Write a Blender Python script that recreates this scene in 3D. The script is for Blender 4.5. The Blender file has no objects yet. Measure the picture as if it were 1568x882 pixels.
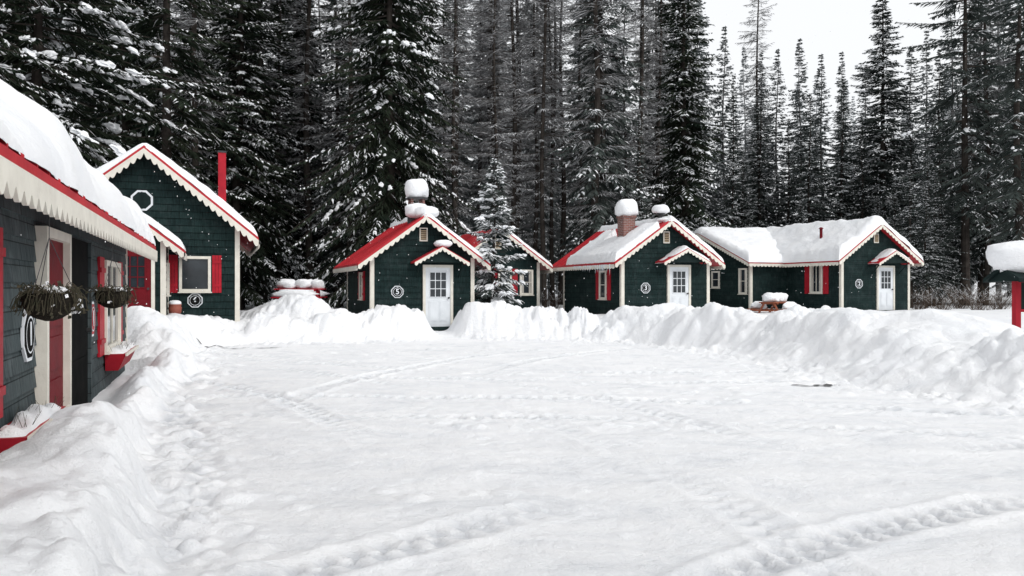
import bpy, math, random
import numpy as np
from mathutils import Vector, Matrix
random.seed(7)
TH=math.radians(20.3); CU,SU=math.cos(TH),math.sin(TH)
scene=bpy.context.scene
COL=scene.collection

# ---------------------------------------------------------------- noise
def _h(ix,iy,iz,seed):
    n=(ix.astype(np.int64)*374761393+iy.astype(np.int64)*668265263+iz.astype(np.int64)*2147483647//7+seed*974634777)&0xffffffff
    n=((n^(n>>13))*1274126177)&0xffffffff
    n=(n^(n>>16))&0xffffffff
    n=(n*2246822519)&0xffffffff
    n=n^(n>>15)
    return (n&0xffffff)/float(0xffffff)
def vn(x,y,z=None,seed=0):
    x=np.asarray(x,float);y=np.asarray(y,float)
    z=np.zeros_like(x) if z is None else np.asarray(z,float)+0*x
    ix,iy,iz=np.floor(x),np.floor(y),np.floor(z)
    fx,fy,fz=x-ix,y-iy,z-iz
    fx=fx*fx*(3-2*fx);fy=fy*fy*(3-2*fy);fz=fz*fz*(3-2*fz)
    r=0
    for a in (0,1):
        for b in (0,1):
            for c in (0,1):
                w=(fx if a else 1-fx)*(fy if b else 1-fy)*(fz if c else 1-fz)
                r=r+w*_h(ix+a,iy+b,iz+c,seed)
    return r*2-1
def fbm(x,y,z=None,seed=0,o=4):
    r=0;a=1;f=1;t=0
    for i in range(o):
        r=r+a*vn(x*f,y*f,None if z is None else z*f,seed+i*17);t+=a;a*=.5;f*=2.03
    return r/t
def clods(x,y,seed,dens=.7):
    """rounded snow clods scattered on a jittered grid: 0..1 height"""
    ix,iy=np.floor(x),np.floor(y);z0=np.zeros_like(ix);out=np.zeros_like(x)
    for a in (-1,0,1):
        for b in (-1,0,1):
            cx,cy=ix+a,iy+b
            px_=cx+_h(cx,cy,z0,seed);py_=cy+_h(cx,cy,z0+1,seed)
            r=.25+.55*_h(cx,cy,z0+2,seed);k=_h(cx,cy,z0+3,seed)<dens
            d=np.hypot(x-px_,y-py_)/r
            h=np.sqrt(np.clip(1-d*d,0,1))*r/.8
            out=np.maximum(out,np.where(k,h,0))
    return out

# ---------------------------------------------------------------- materials
def newmat(name):
    m=bpy.data.materials.new(name);m.use_nodes=True
    nt=m.node_tree;b=nt.nodes['Principled BSDF'];return m,nt,b
def N(nt,t,**k):
    n=nt.nodes.new(t)
    for a,v in k.items(): setattr(n,a,v)
    return n
def ramp(nt,stops):
    r=N(nt,'ShaderNodeValToRGB');e=r.color_ramp.elements
    while len(e)<len(stops): e.new(.5)
    for i,(p,c) in enumerate(stops):
        e[i].position=p;e[i].color=(c[0],c[1],c[2],1)
    return r
def simple(name,c1,c2=None,scale=4,rough=.6,bump=0,bscale=30,stretch=None,coord='Object',spec=.3):
    m,nt,b=newmat(name)
    b.inputs['Roughness'].default_value=rough
    b.inputs['Specular IOR Level'].default_value=spec
    tc=N(nt,'ShaderNodeTexCoord');src=tc.outputs[coord]
    if stretch:
        mp=N(nt,'ShaderNodeMapping');mp.inputs['Scale'].default_value=stretch
        nt.links.new(src,mp.inputs[0]);src=mp.outputs[0]
    nz=N(nt,'ShaderNodeTexNoise');nz.inputs['Scale'].default_value=scale;nz.inputs['Detail'].default_value=5
    nt.links.new(src,nz.inputs['Vector'])
    c2=c2 or tuple(x*.75 for x in c1)
    r=ramp(nt,[(.35,c1),(.68,c2)]);nt.links.new(nz.outputs['Fac'],r.inputs[0])
    nt.links.new(r.outputs[0],b.inputs['Base Color'])
    if bump:
        n2=N(nt,'ShaderNodeTexNoise');n2.inputs['Scale'].default_value=bscale;n2.inputs['Detail'].default_value=6
        nt.links.new(src,n2.inputs['Vector'])
        bp=N(nt,'ShaderNodeBump');bp.inputs['Strength'].default_value=bump;bp.inputs['Distance'].default_value=.02
        nt.links.new(n2.outputs['Fac'],bp.inputs['Height']);nt.links.new(bp.outputs[0],b.inputs['Normal'])
    return m
def siding(name,c1,c2,frost=.0):
    m,nt,b=newmat(name);b.inputs['Roughness'].default_value=.8;b.inputs['Specular IOR Level'].default_value=.12
    tc=N(nt,'ShaderNodeTexCoord')
    br=N(nt,'ShaderNodeTexBrick');br.offset=.5;br.inputs['Scale'].default_value=1
    br.inputs['Brick Width'].default_value=.62;br.inputs['Row Height'].default_value=.2
    br.inputs['Mortar Size'].default_value=.006;br.inputs['Color1'].default_value=(*c1,1);br.inputs['Color2'].default_value=(*c2,1)
    br.inputs['Mortar'].default_value=(c1[0]*.3,c1[1]*.3,c1[2]*.3,1)
    nt.links.new(tc.outputs['UV'],br.inputs['Vector'])
    mp=N(nt,'ShaderNodeMapping');mp.inputs['Scale'].default_value=(30,3,1);nt.links.new(tc.outputs['UV'],mp.inputs[0])
    nz=N(nt,'ShaderNodeTexNoise');nz.inputs['Scale'].default_value=1;nz.inputs['Detail'].default_value=6;nt.links.new(mp.outputs[0],nz.inputs['Vector'])
    r=ramp(nt,[(.3,(.6,.6,.6)),(.7,(1.35,1.35,1.35))]);nt.links.new(nz.outputs['Fac'],r.inputs[0])
    mx=N(nt,'ShaderNodeMix',data_type='RGBA',blend_type='MULTIPLY');mx.inputs[0].default_value=1
    nt.links.new(br.outputs['Color'],mx.inputs[6]);nt.links.new(r.outputs[0],mx.inputs[7])
    out=mx.outputs[2]
    if frost>0:
        n3=N(nt,'ShaderNodeTexNoise');n3.inputs['Scale'].default_value=2.2;n3.inputs['Detail'].default_value=9;n3.inputs['Roughness'].default_value=.75
        nt.links.new(tc.outputs['Object'],n3.inputs['Vector'])
        r3=ramp(nt,[(.5,(0,0,0)),(.85,(frost,)*3)]);nt.links.new(n3.outputs['Fac'],r3.inputs[0])
        m2=N(nt,'ShaderNodeMix',data_type='RGBA');nt.links.new(r3.outputs[0],m2.inputs[0])
        nt.links.new(out,m2.inputs[6]);m2.inputs[7].default_value=(.5,.55,.58,1);out=m2.outputs[2]
    nt.links.new(out,b.inputs['Base Color'])
    bp=N(nt,'ShaderNodeBump');bp.inputs['Strength'].default_value=.5;bp.inputs['Distance'].default_value=.01
    nt.links.new(nz.outputs['Fac'],bp.inputs['Height']);nt.links.new(bp.outputs[0],b.inputs['Normal'])
    return m
def snowmat(name,lot=False):
    m,nt,b=newmat(name);b.inputs['Roughness'].default_value=.6;b.inputs['Specular IOR Level'].default_value=.2
    tc=N(nt,'ShaderNodeTexCoord')
    n1=N(nt,'ShaderNodeTexNoise');n1.inputs['Scale'].default_value=.9;n1.inputs['Detail'].default_value=6
    nt.links.new(tc.outputs['Object'],n1.inputs['Vector'])
    r=ramp(nt,[(.3,(.86,.875,.90)),(.65,(.91,.915,.925))]);nt.links.new(n1.outputs['Fac'],r.inputs[0])
    col=r.outputs[0]
    n2=N(nt,'ShaderNodeTexNoise');n2.inputs['Scale'].default_value=9;n2.inputs['Detail'].default_value=10;n2.inputs['Roughness'].default_value=.72
    nt.links.new(tc.outputs['Object'],n2.inputs['Vector'])
    bp=N(nt,'ShaderNodeBump');bp.inputs['Strength'].default_value=.75;bp.inputs['Distance'].default_value=.06
    nt.links.new(n2.outputs['Fac'],bp.inputs['Height']);nrm=bp.outputs[0]
    if lot:
        at=N(nt,'ShaderNodeAttribute');at.attribute_name='lot'
        mp=N(nt,'ShaderNodeMapping');mp.inputs['Rotation'].default_value=(0,0,math.radians(-50));mp.inputs['Scale'].default_value=(.7,1.2,1)
        nt.links.new(tc.outputs['Object'],mp.inputs[0])
        n3=N(nt,'ShaderNodeTexNoise');n3.inputs['Scale'].default_value=1.3;n3.inputs['Detail'].default_value=12;n3.inputs['Roughness'].default_value=.74;n3.inputs['Distortion'].default_value=1.0
        nt.links.new(mp.outputs[0],n3.inputs['Vector'])
        r3=ramp(nt,[(.33,(.75,.765,.79)),(.45,(.87,.878,.895)),(.58,(.93,.932,.94))]);nt.links.new(n3.outputs['Fac'],r3.inputs[0])
        mx=N(nt,'ShaderNodeMix',data_type='RGBA');nt.links.new(at.outputs['Fac'],mx.inputs[0])
        nt.links.new(col,mx.inputs[6]);nt.links.new(r3.outputs[0],mx.inputs[7]);col=mx.outputs[2]
        n4=N(nt,'ShaderNodeTexNoise');n4.inputs['Scale'].default_value=14;n4.inputs['Detail'].default_value=8;n4.inputs['Roughness'].default_value=.8
        nt.links.new(mp.outputs[0],n4.inputs['Vector'])
        r4=ramp(nt,[(.62,(0,0,0)),(.78,(.5,.5,.5))]);nt.links.new(n4.outputs['Fac'],r4.inputs[0])
        mu=N(nt,'ShaderNodeMath',operation='MULTIPLY');nt.links.new(r4.outputs[0],mu.inputs[0]);nt.links.new(at.outputs['Fac'],mu.inputs[1])
        m5=N(nt,'ShaderNodeMix',data_type='RGBA');nt.links.new(mu.outputs[0],m5.inputs[0]);nt.links.new(col,m5.inputs[6]);m5.inputs[7].default_value=(.5,.48,.45,1)
        col=m5.outputs[2]
        a2=N(nt,'ShaderNodeAttribute');a2.attribute_name='track'
        m6=N(nt,'ShaderNodeMix',data_type='RGBA');nt.links.new(a2.outputs['Fac'],m6.inputs[0]);nt.links.new(col,m6.inputs[6]);m6.inputs[7].default_value=(.58,.60,.635,1);col=m6.outputs[2]
        b2=N(nt,'ShaderNodeBump');b2.inputs['Strength'].default_value=.6;b2.inputs['Distance'].default_value=.07
        nt.links.new(n3.outputs['Fac'],b2.inputs['Height']);nt.links.new(nrm,b2.inputs['Normal']);nrm=b2.outputs[0]
        n6=N(nt,'ShaderNodeTexNoise');n6.inputs['Scale'].default_value=38;n6.inputs['Detail'].default_value=5;n6.inputs['Roughness'].default_value=.7
        nt.links.new(tc.outputs['Object'],n6.inputs['Vector'])
        b3=N(nt,'ShaderNodeBump');b3.inputs['Strength'].default_value=.5;b3.inputs['Distance'].default_value=.014
        nt.links.new(n6.outputs['Fac'],b3.inputs['Height']);nt.links.new(nrm,b3.inputs['Normal']);nrm=b3.outputs[0]
    nt.links.new(col,b.inputs['Base Color']);nt.links.new(nrm,b.inputs['Normal'])
    return m
M={}
M['green']=siding('green_siding',(.008,.019,.019),(.013,.028,.027),.06)
M['green1']=siding('grey_green_siding',(.045,.060,.064),(.064,.080,.083),.14)
M['greenflat']=simple('green_flat',(.007,.015,.015),(.012,.024,.022),spec=.1)
M['red']=simple('red_paint',(.42,.016,.03),(.30,.012,.022),3,.5,.2,20,spec=.15)
M['dkred']=simple('dark_red_paint',(.16,.010,.016),(.11,.008,.012),3,.6,.2,20,spec=.1)
M['redroof']=simple('red_roof',(.50,.025,.035),(.38,.02,.03),2,.45,.15,12)
M['white']=simple('cream_paint',(.74,.71,.63),(.64,.61,.54),5,.5,.2,30)
M['door']=simple('white_door_paint',(.74,.77,.80),(.66,.69,.72),3,.45)
M['black']=simple('black_paint',(.006,.007,.007),(.012,.012,.012),rough=.9,spec=.03)
M['glass']=simple('window_glass',(.012,.016,.02),(.03,.038,.045),1.5,.08,spec=.5)
M['curtain']=simple('curtain_cloth',(.5,.47,.42),(.35,.33,.3),1,.9,.3,12,(12,12,1))
M['tan']=simple('tan_louver',(.42,.33,.22),(.33,.26,.17),5)
M['wood']=simple('orange_wood',(.34,.11,.055),(.22,.07,.04),4,.6,.3,40)
M['terra']=simple('terracotta',(.30,.09,.06),(.22,.06,.045),6)
M['coir']=simple('coir_basket',(.030,.026,.020),(.014,.012,.010),18,.95,1,50,spec=.05)
M['twig']=simple('dry_twigs',(.09,.06,.04),(.05,.035,.025),8)
M['dead']=simple('dead_plant',(.045,.045,.03),(.09,.075,.055),20,.9,spec=.05)
M['metal']=simple('dark_metal',(.05,.05,.055),(.03,.03,.03),8,.4)
M['asph']=simple('bare_asphalt',(.05,.05,.05),(.16,.16,.16),6,.8)
M['snow']=snowmat('snow');M['ground']=snowmat('plowed_snow',True)
M['ice']=simple('icicle_ice',(.62,.68,.72),(.75,.8,.84),6,.15,spec=.6)
m,nt,b=newmat('brick');tc=N(nt,'ShaderNodeTexCoord');br=N(nt,'ShaderNodeTexBrick')
br.inputs['Scale'].default_value=1;br.inputs['Brick Width'].default_value=.2;br.inputs['Row Height'].default_value=.07;br.inputs['Mortar Size'].default_value=.008
br.inputs['Color1'].default_value=(.24,.08,.062,1);br.inputs['Color2'].default_value=(.15,.065,.055,1);br.inputs['Mortar'].default_value=(.30,.27,.25,1)
nt.links.new(tc.outputs['UV'],br.inputs['Vector']);nt.links.new(br.outputs['Color'],b.inputs['Base Color']);b.inputs['Roughness'].default_value=.85
M['brick']=m
def diffm(name,c1,c2,scale=.8):
    m=bpy.data.materials.new(name);m.use_nodes=True;nt=m.node_tree;nt.nodes.clear()
    o=N(nt,'ShaderNodeOutputMaterial');d=N(nt,'ShaderNodeBsdfDiffuse');nt.links.new(d.outputs[0],o.inputs[0])
    tc=N(nt,'ShaderNodeTexCoord');nz=N(nt,'ShaderNodeTexNoise');nz.inputs['Scale'].default_value=scale;nz.inputs['Detail'].default_value=3
    nt.links.new(tc.outputs['Object'],nz.inputs['Vector']);r=ramp(nt,[(.35,c1),(.65,c2)]);nt.links.new(nz.outputs['Fac'],r.inputs[0]);nt.links.new(r.outputs[0],d.inputs[0])
    return m
NE=diffm('spruce_needles',(.016,.024,.018),(.036,.045,.030));NE1=diffm('dust_haze_needles',(.045,.056,.053),(.085,.10,.092));NE2=diffm('frost_haze_needles',(.13,.15,.15),(.20,.22,.22))  # snow-dusted and frosted needle copies, lightened further to paint in haze
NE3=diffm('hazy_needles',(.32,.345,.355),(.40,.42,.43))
BK=diffm('bark',(.028,.024,.022),(.06,.052,.046),3);BK2=diffm('frost_haze_bark',(.12,.118,.118),(.17,.165,.16),3);BK3=diffm('hazy_bark',(.31,.315,.32),(.37,.37,.375),3)  # paler bark copies have distance haze mixed into their colour
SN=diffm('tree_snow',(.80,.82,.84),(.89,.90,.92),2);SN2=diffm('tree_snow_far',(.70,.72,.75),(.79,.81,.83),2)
TW=diffm('frosted_twigs',(.16,.16,.16),(.36,.36,.365),1)

# ---------------------------------------------------------------- mesh tools
def link(o,parent=None):
    COL.objects.link(o)
    if parent is not None: o.parent=parent
    return o
def empty(name,loc=(0,0,0),rot=0,parent=None):
    e=bpy.data.objects.new(name,None);e.location=loc;e.rotation_euler=(0,0,rot);e.empty_display_size=.3
    return link(e,parent)
class MB:
    def __init__(s): s.v=[];s.f=[];s.m=[];s.mats=[]
    def mi(s,mat):
        if mat not in s.mats: s.mats.append(mat)
        return s.mats.index(mat)
    def add(s,vs,fs,mat):
        o=len(s.v);s.v+= [tuple(float(c) for c in p) for p in vs];i=s.mi(M[mat] if isinstance(mat,str) else mat)
        for f in fs: s.f.append(tuple(o+k for k in f));s.m.append(i)
    def box(s,x0,x1,y0,y1,z0,z1,mat):
        s.add([(x0,y0,z0),(x1,y0,z0),(x1,y1,z0),(x0,y1,z0),(x0,y0,z1),(x1,y0,z1),(x1,y1,z1),(x0,y1,z1)],
          [(0,3,2,1),(4,5,6,7),(0,1,5,4),(1,2,6,5),(2,3,7,6),(3,0,4,7)],mat)
    def fp(s,F,a,z,n):
        (ox,oy),(rx,ry),(nx,ny)=F;return (ox+rx*a+nx*n,oy+ry*a+ny*n,z)
    def wbox(s,F,a0,a1,z0,z1,n0,n1,mat):
        P=[s.fp(F,a,z,n) for n in (n0,n1) for z in (z0,z1) for a in (a0,a1)]
        s.add(P,[(0,1,3,2),(4,6,7,5),(0,4,5,1),(2,3,7,6),(0,2,6,4),(1,5,7,3)],mat)
    def poly(s,F,pts,n0,n1,mat):
        k=len(pts);A=[s.fp(F,a,z,n0) for a,z in pts]+[s.fp(F,a,z,n1) for a,z in pts]
        s.add(A,[tuple(range(k)),tuple(range(2*k-1,k-1,-1))]+[(i,(i+1)%k,k+(i+1)%k,k+i) for i in range(k)],mat)
    def cyl(s,p0,p1,r0,r1,mat,k=10):
        p0=Vector(p0);p1=Vector(p1);d=(p1-p0).normalized();a=d.orthogonal().normalized();b=d.cross(a)
        vs=[];
        for p,r in((p0,r0),(p1,r1)):
            for i in range(k):
                t=2*math.pi*i/k;vs.append(p+a*r*math.cos(t)+b*r*math.sin(t))
        s.add(vs,[(i,(i+1)%k,k+(i+1)%k,k+i) for i in range(k)]+[tuple(range(k-1,-1,-1)),tuple(range(k,2*k))],mat)
    def scallop(s,p0,p1,h,nrm,mat,th=.03,per=.22,drop=(0,0,-1)):
        p0=Vector(p0);p1=Vector(p1);L=(p1-p0).length;n=max(4,int(L/per)*8);d=Vector(drop);nv=Vector(nrm)*th
        per=L/max(1,round(L/per));vs=[]
        for i in range(n+1):
            t=i/n;p=p0.lerp(p1,t);b=h*(.55+.45*abs(math.sin(math.pi*t*L/per)))
            vs+=[p,p+d*b,p+nv,p+nv+d*b]
        fs=[]
        for i in range(n):
            a=4*i;c=a+4;fs+=[(a,a+1,c+1,c),(a+2,c+2,c+3,a+3),(a+1,a+3,c+3,c+1),(a,c,c+2,a+2)]
        s.add(vs,fs,mat)
    def obj(s,name,parent=None,smooth=False):
        me=bpy.data.meshes.new(name);me.from_pydata(s.v,[],s.f)
        for m in s.mats: me.materials.append(m)
        me.polygons.foreach_set('material_index',s.m)
        if smooth: me.polygons.foreach_set('use_smooth',[True]*len(s.f))
        uv=me.uv_layers.new(name='UVMap')
        for p in me.polygons:
            n=p.normal
            for li in p.loop_indices:
                c=me.vertices[me.loops[li].vertex_index].co
                if abs(n.z)>.75: q=(c.x,c.y)
                elif abs(n.x)>abs(n.y): q=(c.y,c.z)
                else: q=(c.x,c.z)
                uv.data[li].uv=q
        me.update();o=bpy.data.objects.new(name,me);return link(o,parent)
def bigmesh(name,V,quads,qm,tris,tm,mats,smooth=False):
    me=bpy.data.meshes.new(name);nq=len(quads);nt_=len(tris)
    me.vertices.add(len(V));me.vertices.foreach_set('co',np.asarray(V,np.float32).ravel())
    me.loops.add(nq*4+nt_*3);me.polygons.add(nq+nt_)
    li=np.concatenate([np.asarray(quads,np.int32).ravel(),np.asarray(tris,np.int32).ravel()]).astype(np.int32)
    me.loops.foreach_set('vertex_index',li)
    st=np.concatenate([np.arange(nq)*4,nq*4+np.arange(nt_)*3]).astype(np.int32)
    me.polygons.foreach_set('loop_start',st)
    me.polygons.foreach_set('material_index',np.concatenate([qm,tm]).astype(np.int32))
    me.polygons.foreach_set('use_smooth',np.full(nq+nt_,smooth))
    for m in mats: me.materials.append(m)
    me.update(calc_edges=True);me.validate();return me
def lump(mb,c,rx,ry,rz,mat='snow',sq=.75,seed=0,amp=.12,nu=24,nv=12,flat=True):
    vs=[];
    for j in range(nv+1):
        ph=-math.pi/2+math.pi*j/nv
        for i in range(nu):
            th=2*math.pi*i/nu
            f=lambda w:math.copysign(abs(w)**sq,w)
            x=f(math.cos(ph))*math.cos(th);y=f(math.cos(ph))*math.sin(th);z=f(math.sin(ph))
            vs.append((x,y,z))
    A=np.array(vs);k=1+amp*fbm(A[:,0]*1.6+seed*3.1,A[:,1]*1.6,A[:,2]*1.6,seed,3)
    A=A*k[:,None]*np.array([rx,ry,rz/2])+np.array([c[0],c[1],c[2]+rz/2])
    fs=[(j*nu+i,j*nu+(i+1)%nu,(j+1)*nu+(i+1)%nu,(j+1)*nu+i) for j in range(nv) for i in range(nu)]
    mb.add(A.tolist(),fs,mat)

# ---------------------------------------------------------------- building pieces
def walls(parent,w,L,z0,eave,ridge,mat,flat='greenflat',trim='white',corner=True,fl=0):
    m=(ridge-eave)/(w/2);mb=MB()
    i=.0
    pts=[(i,z0-.6),(w-i,z0-.6),(w-i,eave-.02),(w/2,ridge-.03),(i,eave-.02)]
    mb.poly(((0,0),(1,0),(0,-1)),pts,-L,0,flat)
    FR={'front':(((0,0),(1,0),(0,-1)),w,True),'back':(((w,L),(-1,0),(0,1)),w,True),
        'left':(((0,0),(0,1),(-1,0)),L,False),'right':(((w,0),(0,1),(1,0)),L,False)}
    ch=.2
    for k,(F,ln,g) in FR.items():
        z=z0-.6
        while z<(ridge if g else eave)-.02:
            zt=min(z+ch,(ridge if g else eave)-.03)
            def rg(zz):
                if not g or zz<=eave: return 0,ln
                q=(zz-eave)/m+.02;return min(q,ln/2),max(ln-q,ln/2)
            a0,a1=rg(z);b0,b1=rg(zt)
            P=[mb.fp(F,a0,z,.030),mb.fp(F,a1,z,.030),mb.fp(F,b1,zt,.008),mb.fp(F,b0,zt,.008),mb.fp(F,a0,z,.002),mb.fp(F,a1,z,.002)]
            mb.add(P,[(0,1,2,3),(4,5,1,0)],mat);z+=ch
        if corner:
            top=eave-.03
            for a in (0,ln):
                s=1 if a==0 else -1
                e=.036
                mb.wbox(F,min(a-s*(e-.003),a+s*.10),max(a-s*(e-.003),a+s*.10),z0-.5,top,.003,e+(.003 if g else 0),trim)
    mb.obj('walls',parent)
    return FR
def roof(parent,w,L,eave,ridge,oe,of,ob,scal=True,seams=True,th=.09,trimh=.19,under='white'):
    m=(ridge-eave)/(w/2);mb=MB();zE=eave-m*oe
    F=((0,0),(1,0),(0,-1))
    mb.poly(F,[(-oe,zE+.004),(w/2,ridge+.004),(w+oe,zE+.004),(w+oe,zE+th),(w/2,ridge+th),(-oe,zE+th)],-(L+ob),of,'redroof')
    if seams:
        y=-of+.02
        while y<L+ob:
            for s in (-1,1):
                xe=-oe if s<0 else w+oe
                P=[(xe,y,zE+th-.01),(xe,y+.03,zE+th-.01),(w/2,y+.03,ridge+th-.01),(w/2,y,ridge+th-.01)]
                Q=[(p[0],p[1],p[2]+.035) for p in P]
                mb.add(P+Q,[(4,5,6,7),(0,1,5,4),(1,2,6,5),(3,0,4,7)],'redroof')
            y+=.42
    if scal:
        for yy,nn in ((-of,(0,-1,0)),(L+ob,(0,1,0))):
            mb.scallop((-oe,yy,zE+.03),(w/2,yy,ridge+.03),trimh,nn,under)
            mb.scallop((w/2,yy,ridge+.03),(w+oe,yy,zE+.03),trimh,nn,under)
        mb.scallop((-oe,-of+.01,zE+.02),(-oe,L+ob-.01,zE+.02),trimh*.9,(-1,0,0),under)
        mb.scallop((w+oe,-of+.01,zE+.02),(w+oe,L+ob-.01,zE+.02),trimh*.9,(1,0,0),under)
    mb.obj('roof',parent)
    return m
def roof_snow(parent,w,L,eave,ridge,oe,of,ob,thick,th=.09,seed=0,nq=90,ny=90,ov=-.005,name='roof_snow',rr=.28,lumpy=.25):
    m=(ridge-eave)/(w/2);hw=w/2+oe+ov
    q=np.linspace(-1,1,nq);q=np.sign(q)*(1-(1-np.abs(q))**1.6);y=np.linspace(0,1,ny);y=.5-.5*np.cos(np.pi*y)
    Y=-of-ov+y*(L+of+ob+2*ov);Q,YY=np.meshgrid(q,Y)
    X=w/2+Q*hw;ax=np.abs(X-w/2)
    zr=ridge+th-m*(np.sqrt(ax**2+.12**2)-.12*.6)
    e=np.minimum(hw-ax,np.minimum(YY-(-of-ov),(L+ob+ov)-YY));e=np.clip(e/rr,0,1)
    prof=np.sqrt(np.clip(1-(1-e)**2,0,1))
    T=thick(Q,YY,X)
    nz=1+lumpy*1.3*fbm(X*1.1+seed*7,YY*.9,None,seed,3)+.10*fbm(X*5,YY*5,None,seed+3,2)
    T=np.where(T>0,T*nz,T)
    Z=zr+np.where(T>0,T*prof,T)-.03*(1-prof)
    lip=.045*fbm(YY*2.3,X*2.3,None,seed+9,3)*(1-e)
    X=X+np.sign(Q)*lip;YY=YY+lip*np.where(YY<L/2,-1,1)
    V=np.stack([X,YY,Z],-1).reshape(-1,3)
    i=np.arange(nq*ny).reshape(ny,nq)
    quads=np.stack([i[:-1,:-1],i[:-1,1:],i[1:,1:],i[1:,:-1]],-1).reshape(-1,4)
    me=bigmesh(name,V,quads,np.zeros(len(quads)),np.zeros((0,3)),np.zeros(0),[M['snow']],True)
    return link(bpy.data.objects.new(name,me),parent)
def window(parent,F,a,w,z0,z1,sh=.0,bars=(1,1),name='window',curt=False):
    mb=MB();h=w/2;t=.08
    mb.wbox(F,a-h+t,a+h-t,z0+t,z1-t,.02,.04,'glass')
    if curt:
        mb.wbox(F,a-h+t,a-h+t+.18*w,z0+t,z1-t,.041,.044,'curtain');mb.wbox(F,a+h-t-.18*w,a+h-t,z0+t,z1-t,.041,.044,'curtain')
    mb.wbox(F,a-h,a-h+t,z0,z1,.01,.085,'white');mb.wbox(F,a+h-t,a+h,z0,z1,.01,.085,'white')
    mb.wbox(F,a-h+t,a+h-t,z1-t,z1,.01,.083,'white');mb.wbox(F,a-h+t,a+h-t,z0,z0+t,.01,.083,'white')
    mb.wbox(F,a-h-.03,a+h+.03,z0-.035,z0-.002,.01,.12,'white')
    for i in range(1,bars[0]+1):
        x=a-h+t+(w-2*t)*i/(bars[0]+1);mb.wbox(F,x-.014,x+.014,z0+t,z1-t,.03,.062,'white')
    for i in range(1,bars[1]+1):
        z=z0+t+(z1-z0-2*t)*i/(bars[1]+1);mb.wbox(F,a-h+t,a+h-t,z-.014,z+.014,.03,.060,'white')
    mb.obj(name,parent)
    if sh>0:
        mb=MB()
        for s in (-1,1):
            c=a+s*(h+.03+sh/2)
            for k in range(3):
                x0=c-sh/2+k*sh/3;mb.wbox(F,x0+.004,x0+sh/3-.004,z0-.03,z1+.03,.02,.055,'red')
            for zz in (z0+.15,z1-.2): mb.wbox(F,c-sh/2+.01,c+sh/2-.01,zz,zz+.07,.05,.075,'red')
        mb.obj('shutters',parent)
def door(parent,F,a,w,z0,h=2.02,mat='door',lites=True):
    mb=MB();x0,x1=a-w/2,a+w/2
    mb.wbox(F,x0,x1,z0,z0+h,.02,.06,mat)
    for u in (x0-.09,x1): mb.wbox(F,u,u+.09,z0,z0+h+.09,.01,.09,'white')
    mb.wbox(F,x0,x1,z0+h,z0+h+.09,.01,.088,'white')
    g0,g1,gz0,gz1=x0+.15,x1-.15,z0+h*.5,z0+h-.16
    mb.wbox(F,g0,g1,gz0,gz1,.06,.068,'glass')
    for i in range(4):
        x=g0+(g1-g0)*i/3;mb.wbox(F,x-.012,x+.012,gz0-.012,gz1+.012,.06,.082,mat)
        z=gz0+(gz1-gz0)*i/3;mb.wbox(F,g0,g1,z-.012,z+.012,.06,.080,mat)
    for (u,v) in ((x0+.12,a-.04),(a+.04,x1-.12)):
        mb.wbox(F,u,v,z0+.18,z0+h*.43,.06,.072,mat)
        mb.wbox(F,u+.04,v-.04,z0+.22,z0+h*.43-.04,.072,.080,mat)
    p=mb.fp(F,x1-.07,z0+.98,.06);q=mb.fp(F,x1-.07,z0+.98,.13);mb.cyl(p,q,.028,.034,'metal')
    mb.wbox(F,x0-.1,x1+.1,z0-.14,z0-.002,.0,.35,'greenflat')
    mb.obj('door',parent)
def canopy(parent,F,a,hw,zE,zR,proj,snowt=0.,infill=True,seed=1,snow_side=None):
    mb=MB();th=.06
    mb.poly(F,[(a-hw,zE),(a,zR),(a+hw,zE),(a+hw,zE+th),(a,zR+th),(a-hw,zE+th)],.02,proj,'redroof')
    nv=(F[2][0],F[2][1],0)
    mb.scallop(mb.fp(F,a-hw,zE+.03,proj),mb.fp(F,a,zR+.03,proj),.14,nv,'white',.025,.16)
    mb.scallop(mb.fp(F,a,zR+.03,proj),mb.fp(F,a+hw,zE+.03,proj),.14,nv,'white',.025,.16)
    if infill: mb.poly(F,[(a-hw*.8,zE+.05),(a+hw*.8,zE+.05),(a,zR-.02)],.04,proj-.08,'greenflat')
    for s in (-1,1):
        p=mb.fp(F,a+s*hw*.78,zE-.45,.05);q=mb.fp(F,a+s*hw*.78,zE+.06,proj-.12);mb.cyl(p,q,.025,.025,'greenflat',6)
    mb.obj('door_canopy',parent)
    if snowt>0:
        mb=MB();k=16;vs=[];r=12
        sm=(zR-zE)/hw
        for j in range(r+1):
            n=.0+ (proj+.0)*j/r
            for i in range(k+1):
                u=-1+2*i/k
                e=min(1,min((1-abs(u))*hw,(proj+.0-n))/.12);pf=math.sqrt(max(0,1-(1-e)**2))
                tt=snowt
                if snow_side is not None and u*snow_side<0: tt=snowt*max(0,1-abs(u)*1.6)
                z=zR+th-sm*abs(u)*hw+(tt*pf if tt>0 else -.02)-.03*(1-pf)
                vs.append(mb.fp(F,a+u*(hw+.02),z,n))
        A=np.array(vs);A[:,2]+=.04*fbm(A[:,0]*3,A[:,1]*3+seed*5,None,seed,2)
        mb.add(A.tolist(),[(j*(k+1)+i,j*(k+1)+i+1,(j+1)*(k+1)+i+1,(j+1)*(k+1)+i) for j in range(r) for i in range(k)],'snow')
        mb.obj('canopy_snow',parent,True)
def octo(F,mb,a,z,r,n0,n1,mat,sx=1):
    mb.poly(F,[(a+sx*r*math.cos(math.radians(22.5+45*i)),z+r*math.sin(math.radians(22.5+45*i))) for i in range(8)],n0,n1,mat)
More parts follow.
